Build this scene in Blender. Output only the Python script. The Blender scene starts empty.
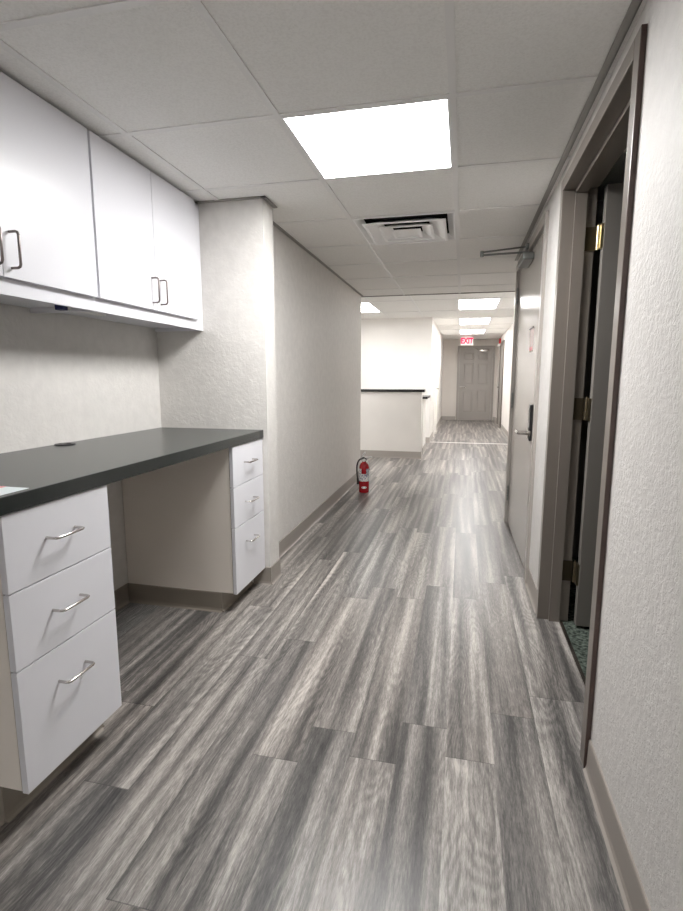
import bpy, bmesh, math, random
from mathutils import Vector, Matrix
random.seed(7)
C = bpy.context.scene.collection
PI = math.pi

# ------------------------------------------------------------------ colours
def lin(c):
    def f(v):
        v /= 255.0
        return v/12.92 if v <= .04045 else ((v+.055)/1.055)**2.4
    return (f(c[0]), f(c[1]), f(c[2]), 1)

class N:
    """small helper for node trees"""
    def __init__(s, name):
        s.m = bpy.data.materials.new(name); s.m.use_nodes = True
        s.t = s.m.node_tree; s.t.nodes.clear()
        s.out = s.t.nodes.new('ShaderNodeOutputMaterial')
    def n(s, typ, **kw):
        nd = s.t.nodes.new(typ)
        for k, v in kw.items():
            if k.startswith('i_'):
                key = k[2:]
                key = int(key) if key.isdigit() else key.replace('_', ' ')
                nd.inputs[key].default_value = v
            else: setattr(nd, k, v)
        return nd
    def l(s, a, b): s.t.links.new(a, b)
    def bsdf(s, col=(.5,.5,.5,1), rough=.5, metal=0, spec=.5, **kw):
        b = s.n('ShaderNodeBsdfPrincipled')
        b.inputs['Base Color'].default_value = col; b.inputs['Roughness'].default_value = rough
        b.inputs['Metallic'].default_value = metal; b.inputs['Specular IOR Level'].default_value = spec
        s.l(b.outputs[0], s.out.inputs[0]); s.b = b
        return b
    def math(s, op, a, b=None, clamp=False):
        nd = s.n('ShaderNodeMath', operation=op); nd.use_clamp = clamp
        for i, v in enumerate((a, b)):
            if v is None: continue
            if hasattr(v, 'links'): s.l(v, nd.inputs[i])
            else: nd.inputs[i].default_value = v
        return nd.outputs[0]
    def ramp(s, fac, stops):
        r = s.n('ShaderNodeValToRGB'); e = r.color_ramp.elements
        e[0].position, e[0].color = stops[0]; e[1].position, e[1].color = stops[-1]
        for p, c in stops[1:-1]:
            x = e.new(p); x.color = c
        s.l(fac, r.inputs[0]); return r.outputs[0]
    def mix(s, fac, a, b, typ='MIX'):
        nd = s.n('ShaderNodeMix', data_type='RGBA', blend_type=typ)
        for v, i in ((fac, 0), (a, 6), (b, 7)):
            if hasattr(v, 'links'): s.l(v, nd.inputs[i])
            else: nd.inputs[i].default_value = v
        return nd.outputs[2]

def paint(name, col, rough=.6, bump=0, scale=80, var=.03, metal=0, spec=.5):
    a = N(name); a.bsdf(lin(col), rough, metal, spec)
    tc = a.n('ShaderNodeTexCoord')
    nz = a.n('ShaderNodeTexNoise', i_Scale=2.2, i_Detail=3.0); a.l(tc.outputs['Object'], nz.inputs['Vector'])
    c = lin(col); lo = tuple(v*(1-var) for v in c[:3])+(1,); hi = tuple(min(1, v*(1+var)) for v in c[:3])+(1,)
    a.l(a.ramp(nz.outputs[0], [(.3, lo), (.7, hi)]), a.b.inputs['Base Color'])
    if bump:
        n2 = a.n('ShaderNodeTexNoise', i_Scale=scale, i_Detail=3.0, i_Roughness=.55); a.l(tc.outputs['Object'], n2.inputs['Vector'])
        bp = a.n('ShaderNodeBump', i_Strength=bump, i_Distance=.004); a.l(n2.outputs[0], bp.inputs['Height'])
        a.l(bp.outputs[0], a.b.inputs['Normal'])
    return a.m

def knockdown(name, col, strength, scale=55):
    """rolled / knock-down textured wall paint"""
    a = N(name); a.bsdf(lin(col), .55, 0, .35)
    tc = a.n('ShaderNodeTexCoord')
    n1 = a.n('ShaderNodeTexNoise', i_Scale=scale, i_Detail=4.0, i_Roughness=.6, i_Distortion=.4)
    n2 = a.n('ShaderNodeTexNoise', i_Scale=scale*.35, i_Detail=2.0)
    for n in (n1, n2): a.l(tc.outputs['Object'], n.inputs['Vector'])
    h = a.ramp(n1.outputs[0], [(.40, (0,0,0,1)), (.62, (1,1,1,1))])
    h = a.math('MULTIPLY', h, n2.outputs[0])
    bp = a.n('ShaderNodeBump', i_Strength=strength, i_Distance=.004)
    a.l(h, bp.inputs['Height']); a.l(bp.outputs[0], a.b.inputs['Normal'])
    c = lin(col); lo = tuple(v*.95 for v in c[:3])+(1,); hi = tuple(min(1, v*1.03) for v in c[:3])+(1,)
    a.l(a.ramp(n2.outputs[0], [(.3, lo), (.7, hi)]), a.b.inputs['Base Color'])
    return a.m

def emit(name, col, strength):
    a = N(name); e = a.n('ShaderNodeEmission'); e.inputs[0].default_value = col; e.inputs[1].default_value = strength
    a.l(e.outputs[0], a.out.inputs[0]); return a.m

M = {}
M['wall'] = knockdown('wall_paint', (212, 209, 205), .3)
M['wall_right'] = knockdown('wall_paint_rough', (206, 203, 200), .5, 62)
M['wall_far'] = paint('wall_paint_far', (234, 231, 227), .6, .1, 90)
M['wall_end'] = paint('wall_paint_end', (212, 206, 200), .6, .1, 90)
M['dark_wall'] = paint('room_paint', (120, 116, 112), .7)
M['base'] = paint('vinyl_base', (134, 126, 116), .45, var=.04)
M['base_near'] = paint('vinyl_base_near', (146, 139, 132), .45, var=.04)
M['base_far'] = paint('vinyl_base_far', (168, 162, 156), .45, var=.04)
M['cab'] = paint('white_laminate', (220, 220, 225), .32, var=.01)
M['cab_side'] = paint('white_melamine', (232, 225, 217), .45, var=.02)
M['edge'] = paint('gap_shade', (82, 72, 66), .5)
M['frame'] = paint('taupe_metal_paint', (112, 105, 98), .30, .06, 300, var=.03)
M['frame_light'] = paint('pale_metal_paint', (160, 154, 148), .3, .06, 300, var=.03)
M['brown'] = paint('dark_brown', (84, 68, 64), .4, var=.08)
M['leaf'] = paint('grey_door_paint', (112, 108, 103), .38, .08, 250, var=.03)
M['leaf_gloss'] = paint('gloss_door_paint', (170, 164, 158), .17, var=.02, spec=.7)
M['leaf_end'] = paint('end_door_paint', (158, 153, 148), .35, var=.03)
M['steel'] = paint('brushed_steel', (196, 192, 188), .22, metal=1)
M['pull_dark'] = paint('steel_dark_reflection', (128, 120, 117), .3, metal=1)  # steel pulls with their dark reflections put into the colour
M['silver'] = paint('silver_paint', (226, 226, 226), .35, metal=.25)
M['alu'] = paint('closer_aluminium', (120, 122, 120), .35, metal=.6)
M['black'] = paint('black_plastic', (26, 26, 28), .35)
M['blackdesk'] = paint('black_worktop', (24, 25, 27), .3)
M['brass'] = paint('brass', (205, 190, 150), .3, metal=1, var=.08)
M['oldbrass'] = paint('worn_brass', (128, 118, 98), .35, metal=1, var=.1)
M['darkbrass'] = paint('aged_brass', (74, 66, 52), .4, metal=.8, var=.1)
M['grid'] = paint('ceiling_tee', (234, 233, 231), .4, var=.01)
M['angle'] = paint('wall_angle', (150, 147, 142), .45, var=.02)
M['ventw'] = paint('vent_metal', (250, 250, 250), .3, var=.01)
M['ventdark'] = paint('duct_dark', (24, 25, 27), .8)
M['red'] = paint('extinguisher_red', (158, 18, 28), .25, var=.05)
M['alarm'] = paint('alarm_red', (206, 28, 40), .35)
M['white'] = paint('white_plastic', (236, 234, 232), .4)
M['blue'] = paint('navy_plastic', (34, 40, 92), .5)
M['paper'] = paint('paper', (226, 234, 236), .6)
M['pink'] = paint('pink_print', (226, 150, 152), .6)
M['notice'] = paint('notice_paper', (240, 222, 218), .5)
M['lens'] = emit('light_lens', (1, .992, .98, 1), 20.0)
M['lens_far'] = emit('light_lens_far', (1, .985, .97, 1), 8.8)
M['exitred'] = emit('exit_letter', (1, .015, .08, 1), .8)

def counter_mat():
    a = N('charcoal_laminate'); a.bsdf(lin((50, 53, 52)), .26, 0, .75)
    tc = a.n('ShaderNodeTexCoord'); n = a.n('ShaderNodeTexNoise', i_Scale=260.0, i_Detail=2.0); a.l(tc.outputs['Object'], n.inputs['Vector'])
    a.l(a.ramp(n.outputs[0], [(.35, lin((28, 34, 33))), (.7, lin((40, 44, 43)))]), a.b.inputs['Base Color'])
    return a.m
M['counter'] = counter_mat()

def carpet_mat():
    a = N('green_grey_carpet'); a.bsdf(lin((92, 100, 92)), .95, 0, .1)
    tc = a.n('ShaderNodeTexCoord'); n = a.n('ShaderNodeTexNoise', i_Scale=70.0, i_Detail=4.0); a.l(tc.outputs['Object'], n.inputs['Vector'])
    a.l(a.ramp(n.outputs[0], [(.35, lin((36, 42, 38))), (.65, lin((96, 104, 96)))]), a.b.inputs['Base Color'])
    return a.m
M['carpet'] = carpet_mat()

def tile_mat():
    a = N('ceiling_tile'); a.bsdf(lin((205, 203, 199)), .9, 0, .1)
    tc = a.n('ShaderNodeTexCoord')
    n1 = a.n('ShaderNodeTexNoise', i_Scale=130.0, i_Detail=3.0); v = a.n('ShaderNodeTexVoronoi', i_Scale=60.0)
    for n in (n1, v): a.l(tc.outputs['Object'], n.inputs['Vector'])
    sp = a.math('LESS_THAN', v.outputs['Distance'], .12)
    sp2 = a.ramp(n1.outputs[0], [(.42, (0,0,0,1)), (.66, (1,1,1,1))])
    at = a.n('ShaderNodeAttribute', attribute_name='tone')
    base = a.mix(at.outputs['Fac'], lin((242, 241, 238)), lin((250, 249, 247)))
    base = a.mix(a.math('MULTIPLY', sp, .10), base, lin((120, 118, 114)))
    base = a.mix(a.math('MULTIPLY', sp2, .16), base, lin((196, 193, 188)))
    a.l(base, a.b.inputs['Base Color'])
    bp = a.n('ShaderNodeBump', i_Strength=.6, i_Distance=.002); a.l(n1.outputs[0], bp.inputs['Height']); a.l(bp.outputs[0], a.b.inputs['Normal'])
    return a.m
M['tile'] = tile_mat()

def plank_mat():
    a = N('grey_wood_planks'); a.bsdf(rough=.36, spec=.5)
    uv = a.n('ShaderNodeUVMap', uv_map='world'); lo = a.n('ShaderNodeUVMap', uv_map='local')
    rnd = a.n('ShaderNodeVertexColor', layer_name='rnd')
    sep = a.n('ShaderNodeSeparateColor'); a.l(rnd.outputs[0], sep.inputs[0])
    R, G, B = sep.outputs
    su = a.n('ShaderNodeSeparateXYZ'); a.l(uv.outputs[0], su.inputs[0])
    def coords(sx, sy, warp=None):
        x = a.math('MULTIPLY', su.outputs[0], sx); y = a.math('MULTIPLY', su.outputs[1], sy)
        if warp is not None: x = a.math('ADD', x, warp)
        x = a.math('ADD', x, a.math('MULTIPLY', R, 90.0)); y = a.math('ADD', y, a.math('MULTIPLY', G, 70.0))
        c = a.n('ShaderNodeCombineXYZ'); a.l(x, c.inputs[0]); a.l(y, c.inputs[1]); a.l(a.math('MULTIPLY', B, 20.0), c.inputs[2])
        return c.outputs[0]
    def noise(v, det, rough=.55, dist=0.0):
        n = a.n('ShaderNodeTexNoise', i_Scale=1.0, i_Detail=det, i_Roughness=rough, i_Distortion=dist); a.l(v, n.inputs['Vector']); return n.outputs[0]
    wob = a.math('MULTIPLY', a.math('SUBTRACT', noise(coords(5, 1.4), 2.0), .5), .6)
    broad = noise(coords(21, .62, wob), 2.0, .45)           # bands 3-6 cm wide
    fine = noise(coords(175, 15, wob), 5.0, .75)          # fine grain
    pores = noise(coords(480, 45), 3.0, .7)
    # cathedral grain rings on some planks
    ring = noise(coords(8.5, 1.5), 1.0, .4)
    wv = a.math('SINE', a.math('MULTIPLY', ring, 135.0))
    wv = a.math('MULTIPLY', a.math('MULTIPLY', wv, .05), a.math('GREATER_THAN', noise(coords(4, .7), 0.0), .52))
    s = a.math('ADD', a.math('MULTIPLY', a.math('SUBTRACT', broad, .5), 1.3), a.math('MULTIPLY', a.math('SUBTRACT', fine, .5), .75))
    s = a.math('ADD', s, a.math('MULTIPLY', a.math('SUBTRACT', pores, .5), .5))
    s = a.math('ADD', s, wv)
    s = a.math('ADD', s, a.math('MULTIPLY', a.math('SUBTRACT', B, .5), .09))
    s = a.math('ADD', s, .5, True)
    col = a.ramp(s, [(.10, lin((52, 50, 49))), (.36, lin((92, 88, 85))), (.58, lin((133, 127, 122))), (.92, lin((198, 191, 184)))])
    cool = a.mix(a.math('MULTIPLY', G, .5), col, lin((150, 158, 164)), 'SOFT_LIGHT')
    sl = a.n('ShaderNodeSeparateXYZ'); a.l(lo.outputs[0], sl.inputs[0])
    seam = a.math('MAXIMUM', a.math('LESS_THAN', sl.outputs[0], .0016), a.math('LESS_THAN', sl.outputs[1], .0022))
    cfin = a.mix(a.math('MULTIPLY', seam, .55), cool, lin((48, 46, 45)))
    a.l(cfin, a.b.inputs['Base Color'])
    a.l(a.math('ADD', a.math('MULTIPLY', fine, .16), .27), a.b.inputs['Roughness'])
    bp = a.n('ShaderNodeBump', i_Strength=.12, i_Distance=.002)
    a.l(a.math('SUBTRACT', fine, a.math('MULTIPLY', seam, .8)), bp.inputs['Height']); a.l(bp.outputs[0], a.b.inputs['Normal'])
    return a.m
M['plank'] = plank_mat()

def label_mat():
    a = N('extinguisher_label'); a.bsdf(lin((225, 222, 220)), .4)
    tc = a.n('ShaderNodeTexCoord'); mp = a.n('ShaderNodeMapping'); mp.inputs['Scale'].default_value = (60, 60, 90)
    a.l(tc.outputs['Object'], mp.inputs[0]); n = a.n('ShaderNodeTexNoise', i_Scale=1.0, i_Detail=1.0); a.l(mp.outputs[0], n.inputs['Vector'])
    a.l(a.ramp(n.outputs[0], [(.40, lin((120, 126, 150))), (.50, lin((228, 225, 222)))]), a.b.inputs['Base Color'])
    return a.m
M['label'] = label_mat()

# ------------------------------------------------------------------ geometry helpers
SKEW = lambda x, y: x - .012*max(0, y-2.6)      # the right-hand wall closes in very slightly
class MB:
    def __init__(s, skew=False): s.bm = bmesh.new(); s.skew = skew
    def box(s, x0, x1, y0, y1, z0, z1, bev=0):
        bm = bmesh.new(); bmesh.ops.create_cube(bm, size=1)
        for v in bm.verts:
            v.co = Vector(((x0+x1)/2+v.co.x*(x1-x0), (y0+y1)/2+v.co.y*(y1-y0), (z0+z1)/2+v.co.z*(z1-z0)))
        if bev: bmesh.ops.bevel(bm, geom=bm.edges[:], offset=bev, segments=2, affect='EDGES', profile=.5)
        s.join(bm); return s
    def join(s, bm):
        me = bpy.data.meshes.new('tmp'); bm.to_mesh(me); bm.free(); s.bm.from_mesh(me); bpy.data.meshes.remove(me)
    def cyl(s, p, q, r, r2=None, seg=20):
        p, q = Vector(p), Vector(q); d = q-p; bm = bmesh.new()
        bmesh.ops.create_cone(bm, cap_ends=True, segments=seg, radius1=r, radius2=r if r2 is None else r2, depth=d.length)
        mat = Matrix.Translation((p+q)/2) @ d.to_track_quat('Z', 'Y').to_matrix().to_4x4()
        bmesh.ops.transform(bm, matrix=mat, verts=bm.verts[:]); s.join(bm); return s
    def tube(s, pts, r, seg=10, smooth_n=0):
        pts = [Vector(p) for p in pts]
        if smooth_n:
            for _ in range(smooth_n):
                q = [pts[0]]
                for a, b in zip(pts, pts[1:]): q += [a*.75+b*.25, a*.25+b*.75]
                pts = q+[pts[-1]]
        bm = bmesh.new(); rings = []; up = None
        for i, p in enumerate(pts):
            t = ((pts[min(i+1, len(pts)-1)]-p).normalized()+(p-pts[max(i-1, 0)]).normalized()).normalized()
            if up is None: up = t.orthogonal().normalized()
            up = (up-t*up.dot(t)).normalized(); w = t.cross(up)
            rings.append([bm.verts.new(p+(up*math.cos(2*PI*k/seg)+w*math.sin(2*PI*k/seg))*r) for k in range(seg)])
        for a, b in zip(rings, rings[1:]):
            for k in range(seg): bm.faces.new((a[k], a[(k+1) % seg], b[(k+1) % seg], b[k]))
        bm.faces.new(rings[0][::-1]); bm.faces.new(rings[-1]); s.join(bm); return s
    def lathe(s, c, prof, seg=28):
        bm = bmesh.new(); rings = []
        for r, z in prof:
            rings.append([bm.verts.new((c[0]+max(r, 1e-4)*math.cos(2*PI*k/seg), c[1]+max(r, 1e-4)*math.sin(2*PI*k/seg), c[2]+z)) for k in range(seg)])
        for a, b in zip(rings, rings[1:]):
            for k in range(seg): bm.faces.new((a[k], a[(k+1) % seg], b[(k+1) % seg], b[k]))
        bm.faces.new(rings[0][::-1]); bm.faces.new(rings[-1]); s.join(bm); return s
    def poly(s, pts):
        s.bm.faces.new([s.bm.verts.new(p) for p in pts]); return s
    def prism(s, prof, p, q, n):
        """profile (out, up) swept from p to q on the floor plan, n the outward normal"""
        a = [s.bm.verts.new((p[0]+n[0]*o, p[1]+n[1]*o, z)) for o, z in prof]
        b = [s.bm.verts.new((q[0]+n[0]*o, q[1]+n[1]*o, z)) for o, z in prof]
        k = len(prof)
        for i in range(k): s.bm.faces.new((a[i], a[(i+1) % k], b[(i+1) % k], b[i]))
        s.bm.faces.new(a[::-1]); s.bm.faces.new(b); return s
    def build(s, name, mat, parent=None, smooth=False):
        if s.skew:
            for v in s.bm.verts: v.co.x = SKEW(v.co.x, v.co.y)
        root = parent
        while root is not None and root.parent: root = root.parent
        off = root.location.copy() if root is not None else None
        bmesh.ops.recalc_face_normals(s.bm, faces=s.bm.faces[:])
        me = bpy.data.meshes.new(name)
        if root is None:      # put the origin at the base centre of the mesh
            xs = [v.co for v in s.bm.verts]
            lo = Vector((min(v.x for v in xs), min(v.y for v in xs), min(v.z for v in xs))); hi = Vector((max(v.x for v in xs), max(v.y for v in xs), 0))
            off = Vector(((lo.x+hi.x)/2, (lo.y+hi.y)/2, lo.z))
        for v in s.bm.verts: v.co -= off
        s.bm.to_mesh(me); s.bm.free(); me.materials.append(mat)
        if smooth:
            me.shade_smooth() if hasattr(me, 'shade_smooth') else None
            me.set_sharp_from_angle(angle=math.radians(38))
        o = bpy.data.objects.new(name, me); C.objects.link(o)
        if parent is not None: o.parent = parent
        else: o.location = off
        return o

def thing(name, label, cat, loc, group=None):
    o = bpy.data.objects.new(name, None); C.objects.link(o); o.empty_display_size = .1
    o.location = loc; o['label'] = label; o['category'] = cat
    if group: o['group'] = group
    return o
def tag(o, label, cat, group=None):
    o['label'] = label; o['category'] = cat
    if group: o['group'] = group
    return o
def struct(o, label=None, cat=None):
    o['kind'] = 'structure'
    if label: o['label'] = label
    if cat: o['category'] = cat
    return o
def part_label(o, t): o['label'] = t; return o

# ------------------------------------------------------------------ dimensions (metres)
T = .6096; H = 2.0931; X0 = -.6742; Y0 = 1.8851; H2 = 2.24
XB = -1.690; XC = -1.060; YC = 2.658; COLX = -1.038; XL = -1.149; YE = 5.92
XR = .412; YEND = 4.44; XF = .93; YFAR = 15.0; YB = -4.0

# ------------------------------------------------------------------ floor: planks with a joint table
def make_floor():
    W = .1478; L = 1.219; known = {-6: .861, -5: 1.90, -4: .861, -3: 1.364, -2: 1.533, -1: 1.425, 0: 1.624, 1: 1.492, 2: 1.745, 3: 1.88}
    known[-5] = 1.90; known[-6] = 1.15
    me = bpy.data.meshes.new('floor'); vs = []; fs = []; loc = []; rn = []
    def quad(x0, x1, y0, y1, lx, ly, r):
        if x1-x0 < 1e-4 or y1-y0 < 1e-4: return
        b = len(vs); vs.extend([(x0, y0, 0), (x1, y0, 0), (x1, y1, 0), (x0, y1, 0)]); fs.append((b, b+1, b+2, b+3))
        loc.extend([(x0-lx, y0-ly), (x1-lx, y0-ly), (x1-lx, y1-ly), (x0-lx, y1-ly)]); rn.extend([r]*4)
    row = -26
    while True:
        xa = -.1600+row*W
        if xa > 1.1: break
        st = known.get(row, random.uniform(0, L)); y = st-L*math.ceil((st-YB)/L)
        while y < 15.3:
            r = (random.random(), random.random(), random.random(), 1)
            y0, y1 = max(y, YB), min(y+L, 15.3); x1 = xa+W
            if x1 <= .503: quad(xa, x1, y0, y1, xa, y, r)
            else:
                if xa < .503 and y0 < YEND: quad(xa, .503, y0, min(y1, YEND), xa, y, r)
                if y1 > YEND: quad(xa, x1, max(y0, YEND), y1, xa, y, r)
            y += L
        row += 1
    me.from_pydata(vs, [], fs)
    u1 = me.uv_layers.new(name='world'); u2 = me.uv_layers.new(name='local'); ca = me.color_attributes.new('rnd', 'FLOAT_COLOR', 'CORNER')
    for p in me.polygons:
        for li in p.loop_indices:
            vi = me.loops[li].vertex_index
            u1.data[li].uv = vs[vi][:2]; u2.data[li].uv = loc[vi]; ca.data[li].color = rn[vi]
    me.materials.append(M['plank'])
    o = bpy.data.objects.new('floor', me); C.objects.link(o); return o
struct(make_floor(), 'grey wood-look vinyl plank floor running down the hallway', 'floor')
struct(MB().box(.503, 3.2, .6, 3.6, -.04, -.002).build('floor', M['carpet']), 'green-grey carpet of the dark room behind the open door', 'floor')

# ------------------------------------------------------------------ ceilings
def ceiling(x_lines, y_lines, x0, x1, y0, y1, z, skip, tones, label):
    """lay-in tiles between tee bars; skip: cells taken by fixtures"""
    xs = [x0]+[x for x in x_lines if x0+.01 < x < x1-.01]+[x1]; ys = [y0]+[y for y in y_lines if y0+.01 < y < y1-.01]+[y1]
    vs = []; fs = []; tone = []
    for a, b in zip(xs, xs[1:]):
        for c, d in zip(ys, ys[1:]):
            mx, my = (a+b)/2, (c+d)/2
            if any(s[0] < mx < s[1] and s[2] < my < s[3] for s in skip): continue
            k = len(vs); zz = z+.004
            vs += [(a, c, zz), (b, c, zz), (b, d, zz), (a, d, zz), (a, c, zz+.015), (b, c, zz+.015), (b, d, zz+.015), (a, d, zz+.015)]
            fs += [(k, k+3, k+2, k+1), (k+4, k+5, k+6, k+7), (k, k+1, k+5, k+4), (k+1, k+2, k+6, k+5), (k+2, k+3, k+7, k+6), (k+3, k, k+4, k+7)]
            tt = random.uniform(.05, .3)
            for q in tones:
                if q[0] < mx < q[1] and q[2] < my < q[3]: tt = q[4]
            tone += [tt]*6
    me = bpy.data.meshes.new('ceiling'); me.from_pydata(vs, [], fs)
    at = me.attributes.new('tone', 'FLOAT', 'FACE')
    for i, v in enumerate(tone): at.data[i].value = v
    me.materials.append(M['tile'])
    o = bpy.data.objects.new('ceiling', me); C.objects.link(o); struct(o, label, 'ceiling')
    g = MB()
    for x in x_lines:
        if x0 < x < x1: g.box(x-.012, x+.012, y0, y1, z-.0005, z+.004)
    for y in y_lines:
        if y0 < y < y1: g.box(x0, x1, y-.012, y+.012, z, z+.004)
    g.build('grid_bars', M['grid'], o)
    return o
G = lambda i: X0+i*T
J = lambda j: Y0+j*T
VENT = (G(0), G(1), J(2), J(3)); LIT = (G(0), G(1), J(0), J(1)); LIT_FILL = (G(0), G(1), J(-8), J(-7))
ceiling([G(i) for i in range(-2, 3)], [J(j) for j in range(-10, 7)], XB-.05, .95, YB, 5.975, H, [LIT, LIT_FILL, VENT],
        [(G(0), G(1), J(3), J(4), .95), (G(1), G(2), J(5), J(6), .9)], 'low suspended ceiling of square tiles over the near hallway')
FX = [-.12+i*.6 for i in range(-6, 3)]; FY = [6.2, 7.42, 8.64, 9.76, 10.98, 12.0, 13.22, 14.4]
FLX = (-2.52, -1.92, 6.2, 7.42)
FL = [(-.12, .48, 7.42, 8.64), (-.12, .48, 9.76, 10.98), (-.12, .48, 12.0, 13.22), (-1.92, -1.32, 7.42, 8.64)]
ceiling(FX, FY, -4.0, 1.0, 5.98, 15.05, H2, FL+[FLX], [], 'brighter suspended ceiling over the far corridor')
# drop between the two ceilings
struct(MB().box(-1.2, 1.0, 5.972, 5.99, H-.004, H2+.05).build('trim_1', M['angle']), 'grey edge strip where the low ceiling ends', 'trim')
# wall angles
wa = MB(True)
wa.box(XR-.024, XR, YB, YEND, H-.003, H+.001).box(XR-.003, XR, YB, YEND, H-.003, H+.016)
struct(wa.build('trim_2', M['angle']), 'grey ceiling angle along the right wall', 'trim')
wa = MB().box(XB, COLX+.022, YC-.022, YC, H-.003, H+.002).box(COLX, COLX+.022, YC-.022, YC+.16, H-.003, H+.002).box(XL, XL+.022, YC+.15, YE, H-.003, H+.002)
struct(wa.build('trim_3', M['angle']), 'grey ceiling angle around the pillar and left wall', 'trim')

# ------------------------------------------------------------------ ceiling fixtures
def ceiling_light(x0, x1, y0, y1, z, lab, lens, inset, group, dz=.02):
    t = thing('ceiling_light', lab, 'light', ((x0+x1)/2, (y0+y1)/2, z), group)
    f = MB(); a = inset
    f.box(x0+.012, x1-.012, y0+.012, y0+a, z-.001, z+.03).box(x0+.012, x1-.012, y1-a, y1-.012, z-.001, z+.03)
    b = min(a, .03)
    f.box(x0+.012, x0+b, y0+a, y1-a, z-.001, z+.03).box(x1-b, x1-.012, y0+a, y1-a, z-.001, z+.03)
    f.build('frame', M['ventw'], t)
    MB().box(x0+b, x1-b, y0+a, y1-a, z+.004, z+.02).build('diffuser', lens, t)
ceiling_light(*LIT, H, 'large bright square light panel nearest the camera, in front of the air vent', M['lens'], .019, 'square ceiling light panels')
ceiling_light(*LIT_FILL, H, 'unseen square light panel added in the hallway behind the camera', M['lens'], .019, 'square ceiling light panels')  # unseen panel, added behind the camera to lift the hallway's brightness
for q, lab in zip(FL+[FLX], ('bright long light in the far corridor ceiling, nearest of the row of three', 'middle one of the three lights in a row down the far corridor ceiling',
                       'farthest light of the row of three, just before the exit sign', 'lone far ceiling light on the left, above the half wall', 'ceiling light of the open area on the left, hidden behind the hallway wall')):
    ceiling_light(*q, H2, lab, M['lens_far'], .10, 'long ceiling lights in the far corridor')

def vent():
    x0, x1, y0, y1 = VENT; t = thing('air_vent', 'white square louvred air vent in the ceiling beyond the light panel', 'vent', ((x0+x1)/2, (y0+y1)/2, H))
    cx, cy = (x0+x1)/2, (y0+y1)/2
    def ring(ho, zo, hi, zi, th=.004):
        m = MB(); b = m.bm
        def sq(h, z): return [b.verts.new((cx+sx*h, cy+sy*h, z)) for sx, sy in ((-1, -1), (1, -1), (1, 1), (-1, 1))]
        A, B = sq(ho, zo), sq(hi, zi); A2, B2 = sq(ho, zo+th), sq(hi, zi+th)
        for i in range(4):
            k = (i+1) % 4
            b.faces.new((A[i], A[k], B[k], B[i])); b.faces.new((A2[i], B2[i], B2[k], A2[k]))
            b.faces.new((A[i], A2[i], A2[k], A[k])); b.faces.new((B[i], B[k], B2[k], B2[i]))
        return m
    h = (x1-x0)/2-.012
    ring(h, H-.002, .286, H-.002).build('flange', M['ventw'], t)
    ring(.286, H-.002, .248, H+.030).build('cone', M['ventw'], t)
    d = ring(.248, H+.030, .246, H+.11); d.box(cx-.25, cx+.25, cy-.25, cy+.25, H+.11, H+.12)
    d.build('duct', M['ventdark'], t)
    # nested square louvres hanging a little below the ceiling
    for ho, hi, zo, zi in ((.238, .140, H-.020, H+.019), (.156, .090, H-.022, H+.007)):
        r = ring(ho, zo, hi, zi); r.join(ring(ho+.005, zo-.001, ho-.010, zo-.001, .006).bm)
        r.build('louvre', M['ventw'], t)
    c = ring(.084, H-.024, .056, H-.014); c.join(ring(.088, H-.025, .074, H-.025, .006).bm); c.box(cx-.058, cx+.058, cy-.058, cy+.058, H-.016, H-.012)
    c.build('centre_plate', M['ventw'], t)
vent()

# ------------------------------------------------------------------ walls
TOP = 2.4
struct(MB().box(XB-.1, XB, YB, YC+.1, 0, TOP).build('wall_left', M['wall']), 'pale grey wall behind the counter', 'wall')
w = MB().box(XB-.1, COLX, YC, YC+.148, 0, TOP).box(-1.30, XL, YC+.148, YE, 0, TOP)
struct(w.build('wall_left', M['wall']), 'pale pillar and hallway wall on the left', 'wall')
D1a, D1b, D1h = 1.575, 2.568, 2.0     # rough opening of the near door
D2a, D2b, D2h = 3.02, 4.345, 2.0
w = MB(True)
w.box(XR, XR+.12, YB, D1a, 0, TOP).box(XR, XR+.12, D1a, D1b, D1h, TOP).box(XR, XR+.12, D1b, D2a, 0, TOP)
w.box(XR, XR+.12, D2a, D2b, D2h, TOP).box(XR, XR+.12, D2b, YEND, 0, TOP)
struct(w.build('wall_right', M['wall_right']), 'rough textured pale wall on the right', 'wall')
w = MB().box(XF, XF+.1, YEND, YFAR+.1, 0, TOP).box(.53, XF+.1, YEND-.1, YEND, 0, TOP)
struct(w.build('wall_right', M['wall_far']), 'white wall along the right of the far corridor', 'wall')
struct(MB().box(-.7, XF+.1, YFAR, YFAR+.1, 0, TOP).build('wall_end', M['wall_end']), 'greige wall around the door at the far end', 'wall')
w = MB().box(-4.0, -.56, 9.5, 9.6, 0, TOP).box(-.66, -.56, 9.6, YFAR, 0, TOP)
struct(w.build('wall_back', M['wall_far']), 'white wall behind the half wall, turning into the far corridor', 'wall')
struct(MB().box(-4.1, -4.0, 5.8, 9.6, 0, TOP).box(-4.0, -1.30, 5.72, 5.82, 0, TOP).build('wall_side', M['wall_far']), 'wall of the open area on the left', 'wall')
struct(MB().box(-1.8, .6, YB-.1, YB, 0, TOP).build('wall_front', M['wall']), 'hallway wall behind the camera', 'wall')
# the dark room beyond the open door
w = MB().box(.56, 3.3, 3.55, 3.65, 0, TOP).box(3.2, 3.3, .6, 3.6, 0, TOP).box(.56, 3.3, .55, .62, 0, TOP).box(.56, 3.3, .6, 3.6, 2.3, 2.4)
struct(w.build('wall_room', M['dark_wall']), 'walls of the unlit room behind the open door', 'wall')

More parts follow.
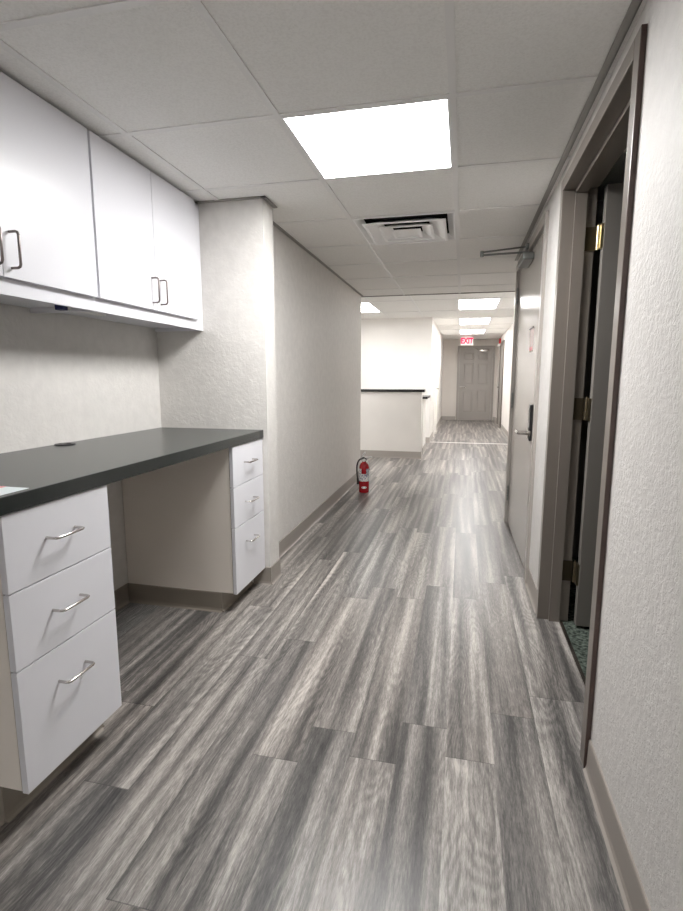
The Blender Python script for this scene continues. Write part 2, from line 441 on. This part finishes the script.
# half wall and ledge
struct(MB().box(-3.99, -.568, 7.57, 7.69, 0, .975).build('wall_half', M['wall_far']), 'white half wall under the black ledge', 'wall')
tag(MB().box(-3.99, -.530, 7.545, 7.74, .976, 1.012, .004).build('ledge', M['blackdesk']), 'long thin black ledge on top of the white half wall', 'ledge')
t = thing('side_counter', 'small black counter end poking out behind the half wall', 'counter', (-.75, 8.3, 0))
MB().box(-1.3, -.512, 7.95, 8.70, .862, .895, .004).build('worktop', M['blackdesk'], t)
MB().box(-1.3, -.575, 7.99, 8.68, 0, .862).build('side_panel', M['wall_far'], t)

# ------------------------------------------------------------------ baseboards
PROF = [(0, 0), (.017, 0), (.010, .006), (.007, .018), (.006, .098), (.004, .102), (0, .102)]
def baseboard(segs, name, mat, label, skew=False):
    m = MB(skew)
    for p, q, n in segs: m.prism(PROF, p, q, n)
    return struct(m.build(name, mat), label, 'baseboard')
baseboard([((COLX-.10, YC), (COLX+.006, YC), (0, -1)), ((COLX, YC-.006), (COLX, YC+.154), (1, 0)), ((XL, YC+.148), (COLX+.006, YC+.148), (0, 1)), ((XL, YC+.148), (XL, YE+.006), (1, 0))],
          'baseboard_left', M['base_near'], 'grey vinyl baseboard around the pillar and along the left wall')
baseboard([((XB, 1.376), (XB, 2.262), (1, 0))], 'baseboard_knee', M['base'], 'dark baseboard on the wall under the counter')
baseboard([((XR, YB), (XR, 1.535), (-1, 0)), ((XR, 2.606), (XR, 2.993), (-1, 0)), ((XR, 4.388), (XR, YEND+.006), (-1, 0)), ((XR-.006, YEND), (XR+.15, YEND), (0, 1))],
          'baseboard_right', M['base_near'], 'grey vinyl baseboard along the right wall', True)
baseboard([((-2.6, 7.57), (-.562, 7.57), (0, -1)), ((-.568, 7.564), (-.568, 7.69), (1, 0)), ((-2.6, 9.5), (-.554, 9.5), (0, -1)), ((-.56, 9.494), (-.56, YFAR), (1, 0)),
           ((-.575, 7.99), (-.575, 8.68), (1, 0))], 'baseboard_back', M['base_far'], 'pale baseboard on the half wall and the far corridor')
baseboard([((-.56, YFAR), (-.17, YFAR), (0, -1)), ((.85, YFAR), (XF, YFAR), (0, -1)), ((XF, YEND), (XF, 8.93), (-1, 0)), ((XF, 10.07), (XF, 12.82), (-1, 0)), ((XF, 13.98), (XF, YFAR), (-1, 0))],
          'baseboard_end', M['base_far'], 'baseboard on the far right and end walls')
tag(MB().box(-.555, XF-.02, 9.60, 9.64, 0, .005).build('transition_strip', M['white']), 'thin pale strip across the floor where the far corridor begins', 'floor strip')

# ------------------------------------------------------------------ door frames and doors
def jamb_set(m, y0, y1, h, xa, xb, face=.05):
    """double-rabbet metal frame around the opening y0..y1 (clear), xa hall face, xb room face"""
    for (ya, yb, s) in ((y0-face, y0, 1), (y1, y1+face, -1)):
        m.box(xa, xb, ya, yb, 0, h+face, .002)                                   # jamb body
        ys = (y0, y0+.017) if s == 1 else (y1-.017, y1)
        m.box(xa+.052, xa+.099, ys[0], ys[1], 0, h)                              # stop
    m.box(xa, xb, y0, y1, h, h+face, .002); m.box(xa+.052, xa+.099, y0, y1, h-.017, h)
def hinge(parent, x, y, z, mat, sx=None, hh=.1, skew=True, plate=None):
    m = MB(skew)
    for k in range(5): m.cyl((x, y, z-hh/2+k*hh/5+.0008), (x, y, z-hh/2+(k+1)*hh/5-.0008), .0068, seg=14)
    m.cyl((x, y, z+hh/2), (x, y, z+hh/2+.006), .0045, .003, 12).cyl((x, y, z-hh/2-.006), (x, y, z-hh/2), .003, .0045, 12)
    if plate: m.box(plate[0], plate[1], plate[2], plate[3], z-hh/2, z+hh/2)
    return m.build('hinge', mat, parent, True)

# near door: frame, then the leaf standing open into the dark room
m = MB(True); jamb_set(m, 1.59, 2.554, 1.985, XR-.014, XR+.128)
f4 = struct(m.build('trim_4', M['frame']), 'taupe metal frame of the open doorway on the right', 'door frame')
be = MB(True).box(XR-.0135, XR, 1.5385, 1.5398, 0, 2.034).build('edge_strip', M['brown']); be.location -= f4.location; be.parent = f4; part_label(be, 'dark brown outer edge')  # thin dark brown slab over the near outer side of the casing
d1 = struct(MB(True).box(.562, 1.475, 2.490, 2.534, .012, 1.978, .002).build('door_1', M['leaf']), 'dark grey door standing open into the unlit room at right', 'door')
for z, mt, lb in ((1.775, 'brass', 'bright brass upper hinge'), (1.035, 'darkbrass', 'dark brass middle hinge'), (.26, 'darkbrass', 'dark brass bottom hinge')):
    hm = MB(True)
    x, y, hh = .550, 2.537, .1
    for k in range(5): hm.cyl((x, y, z-hh/2+k*hh/5+.0008), (x, y, z-hh/2+(k+1)*hh/5-.0008), .0075, seg=14)
    hm.cyl((x, y, z+hh/2), (x, y, z+hh/2+.007), .005, .003, 12)
    hm.box(.552, .5625, 2.494, 2.532, z-hh/2, z+hh/2)
    hp = hm.build('hinge', M['brass'] if mt == 'brass' else M['oldbrass'], None, True); hp.location -= d1.location; hp.parent = d1; part_label(hp, lb)
    pl = MB(True).box(.500, .542, 2.5485, 2.5545, z-hh/2, z+hh/2).build('hinge_plate', M['darkbrass'], None); pl.location -= d1.location; pl.parent = d1
struct(MB(True).box(.496, .512, 1.608, 2.536, -.002, .006, .001).build('trim_5', M['steel']), 'bright metal threshold strip at the carpet edge', 'threshold')

# second door: closed, hinges at its far side
m = MB(True); jamb_set(m, 3.045, 4.318, 1.985, XR-.016, XR+.125)
struct(m.build('trim_6', M['frame_light']), 'pale metal frame of the closed glossy door', 'door frame')
d2 = thing('door_2', 'glossy pale grey closed door with closer and black lever lock on the right', 'door', (SKEW(XR, 3.68), 3.68, 0)); d2['kind'] = 'structure'
lx0 = XR+.004
MB(True).box(lx0, lx0+.030, 3.049, 4.314, .012, 1.980, .002).build('leaf', M['leaf_gloss'], d2)
for z in (1.80, 1.00, .25): hinge(d2, lx0-.008, 4.306, z, M['alu'], hh=.115)
lk = MB(True).box(lx0-.018, lx0, 3.195, 3.250, .805, 1.020, .006).build('lock_plate', M['black'], d2); part_label(lk, 'tall black lock plate')
kp = MB(True)
for r in range(5): kp.cyl((lx0-.023, 3.222, .92+r*.018), (lx0-.018, 3.222, .92+r*.018), .006, seg=12)
kp.build('button', M['steel'], lk, True)
lv = MB(True).cyl((lx0-.024, 3.222, .852), (lx0-.010, 3.222, .852), .030, seg=24).cyl((lx0-.078, 3.222, .852), (lx0-.02, 3.222, .852), .012)
lv.tube([(lx0-.072, 3.222, .852), (lx0-.076, 3.245, .852), (lx0-.074, 3.335, .850)], .010, 10, 2)
part_label(lv.build('lever', M['steel'], d2, True), 'steel lever handle')
cb = MB(True).box(lx0-.066, lx0, 3.52, 3.80, 1.905, 1.952, .008).build('closer_body', M['alu'], d2)
ar = MB(True).cyl((lx0-.03, 3.60, 1.95), (lx0-.03, 3.60, 1.966), .013)
ar.tube([(lx0-.03, 3.60, 1.966), (.105, 3.60, 1.960)], .0062, 8).cyl((.105, 3.60, 1.950), (.105, 3.60, 1.985), .011)
ar.tube([(.105, 3.60, 1.978), (XR-.03, 3.66, 2.012)], .0055, 8).box(XR-.034, XR-.016, 3.63, 3.69, 1.994, 2.028, .003)
ar.build('closer_arm', M['alu'], d2, True)
t = thing('door_notice', 'small pale pink notice hanging on the glossy grey door', 'notice', (SKEW(lx0, 3.42), 3.42, 1.33))
MB(True).box(lx0-.003, lx0, 3.355, 3.495, 1.335, 1.475).build('card', M['notice'], t)
MB(True).box(lx0-.0036, lx0-.0028, 3.362, 3.488, 1.342, 1.365).build('printed_band', M['pink'], t)
MB(True).tube([(lx0-.006, 3.34, 1.478), (lx0-.006, 3.51, 1.478)], .004, 8).build('hanger_rod', M['black'], t)

# far end: six-panel door
ex0, ex1, eh = -.10, .78, 2.0
m = MB().box(ex0-.06, ex0, 14.955, 15.02, 0, eh+.06, .002).box(ex1, ex1+.06, 14.955, 15.02, 0, eh+.06, .002).box(ex0, ex1, 14.955, 15.02, eh, eh+.06, .002)
struct(m.build('trim_7', M['leaf_end']), 'grey frame of the far end door', 'door frame')
d3 = thing('door_3', 'grey six-panel door at the far end below the exit sign', 'door', ((ex0+ex1)/2, 14.99, 0)); d3['kind'] = 'structure'
MB().box(ex0+.003, ex1-.003, 14.982, 15.02, .01, eh-.003).build('leaf', M['leaf_end'], d3)
wd = ex1-ex0; st = .115; pw = (wd-3*st)/2
for c in range(2):
    px = ex0+st+c*(pw+st)
    for za, zb in ((.22, .84), (1.00, 1.58), (1.68, 1.88)):
        p = MB(); b = p.bm; yF = 14.981
        def rect(i, y): return [b.verts.new(v) for v in ((px+i, y, za+i), (px+pw-i, y, za+i), (px+pw-i, y, zb-i), (px+i, y, zb-i))]
        R = [rect(-.004, yF+.001), rect(0, yF-.010), rect(.014, yF-.010), rect(.026, yF+.0005), rect(.045, yF-.006)]
        for A, B in zip(R, R[1:]):
            for i in range(4): b.faces.new((A[i], A[(i+1) % 4], B[(i+1) % 4], B[i]))
        b.faces.new(R[-1]); p.build('panel', M['leaf_end'], d3)
k = MB().cyl((ex0+.065, 14.982, .93), (ex0+.065, 14.965, .93), .03).cyl((ex0+.065, 14.965, .93), (ex0+.065, 14.93, .93), .011).tube([(ex0+.065, 14.93, .93), (ex0+.19, 14.93, .93)], .012, 10)
part_label(k.build('lever', M['steel'], d3, True), 'bright lever handle')
k = MB().box(ex1-.36, ex1-.10, 14.925, 14.982, 1.90, 1.955, .006).tube([(ex1-.2, 14.95, 1.96), (ex1-.42, 14.80, 1.965)], .01, 8).tube([(ex1-.42, 14.80, 1.97), (ex1-.52, 14.95, 2.02)], .01, 8)
k.build('closer', M['steel'], d3, True)

# side doors on the far right wall and on the left corridor wall
def side_door(y0, y1, x, s, nm, tr, mat, lab, fmat):
    m = MB()
    for a, b in ((y0-.06, y0), (y1, y1+.06)): m.box(min(x, x+s*.03), max(x, x+s*.03), a, b, 0, 2.06, .002)
    m.box(min(x, x+s*.03), max(x, x+s*.03), y0, y1, 2.0, 2.06, .002)
    struct(m.build(tr, fmat), 'frame around the '+lab, 'door frame')
    d = struct(MB().box(min(x, x+s*.012), max(x, x+s*.012), y0, y1, .01, 2.0).build(nm, mat), lab, 'door')
    xk = x+s*.012
    kk = MB().cyl((xk, y1-.07, .95), (xk+s*.05, y1-.07, .95), .012).tube([(xk+s*.05, y1-.07, .95), (xk+s*.05, y1-.18, .95)], .01, 8).build('lever', M['steel'], None, True)
    kk.location -= d.location; kk.parent = d
side_door(12.9, 13.9, XF, -1, 'door_4', 'trim_8', M['leaf_end'], 'grey door on the right wall near the far end', M['frame'])
side_door(9.0, 10.0, XF, -1, 'door_5', 'trim_9', M['leaf_end'], 'grey side door on the right wall of the far corridor', M['frame'])
side_door(10.6, 11.5, -.56, 1, 'door_6', 'trim_10', M['wall_far'], 'white side door on the left wall of the far corridor', M['wall_far'])

# ------------------------------------------------------------------ wire pulls
def pull(parent, base, along, out, r=.0040, half=.050, so=.034, mat=None):
    """bent-wire pull: base = centre on the face, along = bar direction, out = off the face"""
    b, a, o = Vector(base), Vector(along), Vector(out); e = .010
    pts = [b-a*half, b-a*half+o*(so-e), b-a*(half-e*.3)+o*(so-e*.3), b-a*(half-e)+o*so, b+a*(half-e)+o*so, b+a*(half-e*.3)+o*(so-e*.3), b+a*half+o*(so-e), b+a*half]
    return MB().tube(pts, r, 10).build('handle', mat or M['steel'], parent, True)

# ------------------------------------------------------------------ counter, pedestals
tag(MB().box(XB+.001, XC, -.9, YC-.002, .848, .892, .0025).build('countertop', M['counter']), 'long charcoal laminate countertop on two white drawer units', 'countertop')
def pedestal(y0, y1, lab, toe_side):
    t = thing('drawer_unit', lab, 'drawer unit', ((XB+XC)/2, (y0+y1)/2, 0), 'drawer units under the counter')
    xf = XC-.006; xb = xf-.022
    MB().box(XB+.004, xb, y0+.002, y1-.002, .102, .8475).build('carcass', M['cab_side'], t)
    MB().box(XB+.004, -1.155, y0+.004, y1-.004, 0, .102).build('plinth', M['black'], t)
    kb = MB()
    s = y0+.02 if toe_side < 0 else y1-.004
    kb.prism(PROF[:], (XB, y0+.004), (-1.148, y0+.004), (0, -1)); kb.prism(PROF[:], (-1.155, y0-.002), (-1.155, y1-.004), (1, 0))
    if toe_side > 0: kb.prism(PROF[:], (XB, y1-.004), (-1.148, y1-.004), (0, 1))
    kb.build('kick_trim', M['base'], t)
    for za, zb in ((.646, .8455), (.440, .643), (.098, .437)):
        d = MB().box(xf-.019, xf, y0, y1, za, zb, .0015).build('drawer', M['cab'], t)
        zc = (za+zb)/2+.007 if zb-za < .3 else zb-.098
        pull(d, (xf, (y0+y1)/2-.009, zc), (0, 1, 0), (1, 0, 0), half=.052)
    MB().box(xb-.001, xf-.0195, y0+.006, y1-.006, .104, .838).build('drawer_gap', M['edge'], t)  # dark filler block, the shade of the drawer gap put into its colour
pedestal(.981, 1.363, 'white three-drawer unit at lower left under the near end of counter', 1)
pedestal(2.268, 2.652, 'white three-drawer unit against the pillar at the far end of counter', -1)
# cable grommet, paper
t = thing('cable_grommet', 'round black cable grommet set in the counter by the wall', 'grommet', (-1.645, 1.858, .892))
MB().lathe((-1.645, 1.858, .892), [(.041, 0), (.041, .003), (.038, .005), (.026, .005), (.024, .0015), (.001, .0015)], 32).build('ring', M['black'], t, True)
MB().box(-1.665, -1.640, 1.842, 1.872, .8935, .8955, .001).build('slot_cap', M['blackdesk'], t)
t = thing('paper_sheet', 'pale printed paper lying at the near end of the counter', 'paper', (-1.15, .99, .892))
MB().box(-1.30, -1.080, .82, 1.084, .8922, .8932).build('sheet', M['paper'], t)
MB().box(-1.205, -1.15, 1.035, 1.085, .8933, .8936).build('printed_patch', M['pink'], t)

# ------------------------------------------------------------------ upper cabinets
def upper(y0, y1, splits, lab, filler):
    xf = -1.380
    t = thing('wall_cabinet', lab, 'cabinet', ((XB+xf)/2, (y0+y1)/2, 1.43), 'white upper cabinets')
    b = MB(); xr = xf-.0205
    b.box(XB+.002, xr-.018, y0, y1, 1.449, 1.464)                                    # bottom board, recessed
    b.box(XB+.002, xr-.0185, y0, y0+.016, 1.431, 2.085).box(XB+.002, xr-.0185, y1-.016, y1, 1.431, 2.085)   # sides
    b.box(XB+.002, xr, y0+.016, y1-.016, 2.07, 2.085)
    b.build('body', M['cab'], t)
    MB().box(xr-.018, xr, y0, y1+(0 if filler else .0035), 1.431, 2.085).build('face_frame', M['cab'], t)
    for i, (a, c) in enumerate(zip(splits, splits[1:])):
        d = MB().box(xf-.019, xf, a+.0015, c-.0015, 1.481, 2.083, .0015).build('door', M['cab'], t)
        hy = c-.033 if i == 0 else a+.033
        pull(d, (xf, hy, 1.566), (0, 0, 1), (1, 0, 0), .0042, .054, .034, M['pull_dark'])
upper(.935, 1.792, (.938, 1.364, 1.790), 'white two-door wall cabinet at upper left, cut by the frame edge', False)
upper(1.796, YC-.002, (1.799, 2.188, 2.578), 'white two-door wall cabinet up against the pillar', True)
tag(MB().box(-1.462, -1.428, 1.652, 1.680, 1.420, 1.4545, .002).build('cable_clip', M['blue']), 'small dark blue clip stuck under the left wall cabinet', 'clip')
tag(MB().box(-1.525, -1.495, 1.72, 1.98, 1.436, 1.4485, .003).build('cable_cover', M['white']), 'slim white strip fixed under the wall cabinets beside a blue clip', 'strip')

# ------------------------------------------------------------------ fire extinguisher
def extinguisher():
    cx, cy = -.962, 5.165
    t = thing('fire_extinguisher', 'red fire extinguisher standing on the floor by the left wall', 'fire extinguisher', (cx, cy, 0))
    MB().lathe((cx, cy, 0), [(.044, 0), (.050, .004), (.052, .012), (.052, .250), (.049, .275), (.040, .298), (.026, .312), (.020, .318), (.020, .325)], 32).build('cylinder', M['red'], t, True)
    def patch(r, a0, a1, z0, z1, n=18, ell=False):
        m = MB(); b = m.bm; va = []
        if ell:
            vs = [b.verts.new((cx+r*math.cos(am), cy+r*math.sin(am), zz)) for am, zz in
                  [((a0+a1)/2+(a1-a0)/2*math.cos(2*PI*k/24), (z0+z1)/2+(z1-z0)/2*math.sin(2*PI*k/24)) for k in range(24)]]
            c = b.verts.new((cx+r*math.cos((a0+a1)/2), cy+r*math.sin((a0+a1)/2), (z0+z1)/2))
            for k in range(24): b.faces.new((c, vs[k], vs[(k+1) % 24]))
            return m
        for k in range(n+1):
            aa = a0+(a1-a0)*k/n
            va.append([b.verts.new((cx+rr*math.cos(aa), cy+rr*math.sin(aa), zz)) for rr, zz in ((r, z0), (r, z1), (r-.001, z1), (r-.001, z0))])
        for p, q in zip(va, va[1:]):
            for i in range(4): b.faces.new((p[i], p[(i+1) % 4], q[(i+1) % 4], q[i]))
        return m
    cam = math.atan2(-cy, -cx)
    part_label(patch(.0530, cam-1.5, cam+1.5, .122, .200).build('label', M['label'], t, True), 'white instruction label')
    part_label(patch(.0530, cam+.42, cam+1.35, .200, .252).build('label', M['label'], t, True), 'white side label')
    part_label(patch(.0530, cam-1.35, cam-.55, .200, .252).build('label', M['label'], t, True), 'white side label')
    part_label(patch(.0532, cam-.52, cam+.52, .048, .070, ell=True).build('emblem', M['white'], t), 'pale oval emblem')
    MB().cyl((cx, cy, .322), (cx, cy, .352), .019).box(cx-.020, cx+.026, cy-.014, cy+.014, .345, .372, .003).build('valve', M['black'], t, True)
    MB().tube([(cx-.022, cy, .366), (cx+.03, cy-.01, .366), (cx+.085, cy-.03, .378)], .0085, 10, 2).build('carry_handle', M['silver'], t, True)
    MB().tube([(cx-.020, cy, .376), (cx-.006, cy-.008, .396), (cx+.014, cy-.03, .424)], .0095, 10, 2).build('squeeze_lever', M['silver'], t, True)
    g = MB().cyl((cx+.004, cy-.014, .340), (cx+.0, cy-.032, .340), .015).build('gauge', M['white'], t, True)
    MB().tube([(cx+.02, cy-.01, .36), (cx+.06, cy-.02, .33), (cx+.065, cy-.02, .27), (cx+.06, cy-.02, .25)], .0022, 6, 2).cyl((cx+.052, cy-.02, .245), (cx+.074, cy-.02, .245), .006).build('safety_pin', M['steel'], t, True)
    h = MB().tube([(cx-.015, cy, .352), (cx-.05, cy-.006, .345), (cx-.075, cy-.01, .29), (cx-.074, cy-.012, .20), (cx-.066, cy-.014, .145)], .0085, 10, 2)
    h.build('hose', M['black'], t, True)
    MB().cyl((cx-.066, cy-.014, .15), (cx-.060, cy-.015, .085), .010, .014).build('nozzle', M['black'], t, True)
extinguisher()

# ------------------------------------------------------------------ exit sign and fire alarm
t = thing('exit_sign', 'glowing red exit sign hanging from the ceiling before the far door', 'exit sign', (.07, 13.8, H2))
MB().box(-.02, .16, 13.76, 13.84, H2-.025, H2+.003, .004).build('canopy', M['white'], t)
MB().box(-.085, .225, 13.775, 13.825, H2-.235, H2-.025, .006).build('housing', M['white'], t)
cu = bpy.data.curves.new('txt', 'FONT'); cu.body = 'EXIT'; cu.size = .19; cu.extrude = .003; cu.align_x = 'CENTER'; cu.align_y = 'CENTER'; cu.offset = .008
to = bpy.data.objects.new('txt', cu); C.objects.link(to); bpy.context.view_layer.update()
me = bpy.data.meshes.new_from_object(to.evaluated_get(bpy.context.evaluated_depsgraph_get())); bpy.data.objects.remove(to)
me.transform(Matrix.Translation((0, -.029, -.13)) @ Matrix.Rotation(PI/2, 4, 'X') @ Matrix.Diagonal((.78, 1, 1, 1)))
me.materials.clear(); me.materials.append(M['exitred'])
lo = bpy.data.objects.new('lettering', me); C.objects.link(lo); lo.parent = t; part_label(lo, 'glowing red EXIT letters')
t = thing('fire_alarm', 'red fire alarm with white strobe high on the far right wall', 'fire alarm', (XF, 14.2, 2.05))
MB().box(XF-.05, XF, 14.13, 14.27, 2.06, 2.19, .006).build('housing', M['alarm'], t)
MB().box(XF-.075, XF-.005, 14.15, 14.25, 1.985, 2.058, .008).build('strobe', M['white'], t)

# ------------------------------------------------------------------ camera, world, view
cam = bpy.data.cameras.new('camera'); co = bpy.data.objects.new('camera', cam); C.objects.link(co)
co.location = (0, 0, 1.1737)
co.rotation_euler = (PI/2-.1491, -.0007, .2289)
cam.sensor_fit = 'VERTICAL'; cam.sensor_height = 24.0; cam.lens = 24.0*514.85/911; cam.clip_start = .02
S = bpy.context.scene; S.camera = co
wl = bpy.data.worlds.new('world'); S.world = wl; wl.use_nodes = True
wl.node_tree.nodes['Background'].inputs[0].default_value = (.02, .02, .02, 1); wl.node_tree.nodes['Background'].inputs[1].default_value = 1
S.view_settings.view_transform = 'Standard'; S.view_settings.look = 'None'; S.view_settings.gamma = 1
S.view_settings.use_curve_mapping = False; S.view_settings.exposure = 1.36
S.cycles.max_bounces = 12; S.cycles.diffuse_bounces = 8
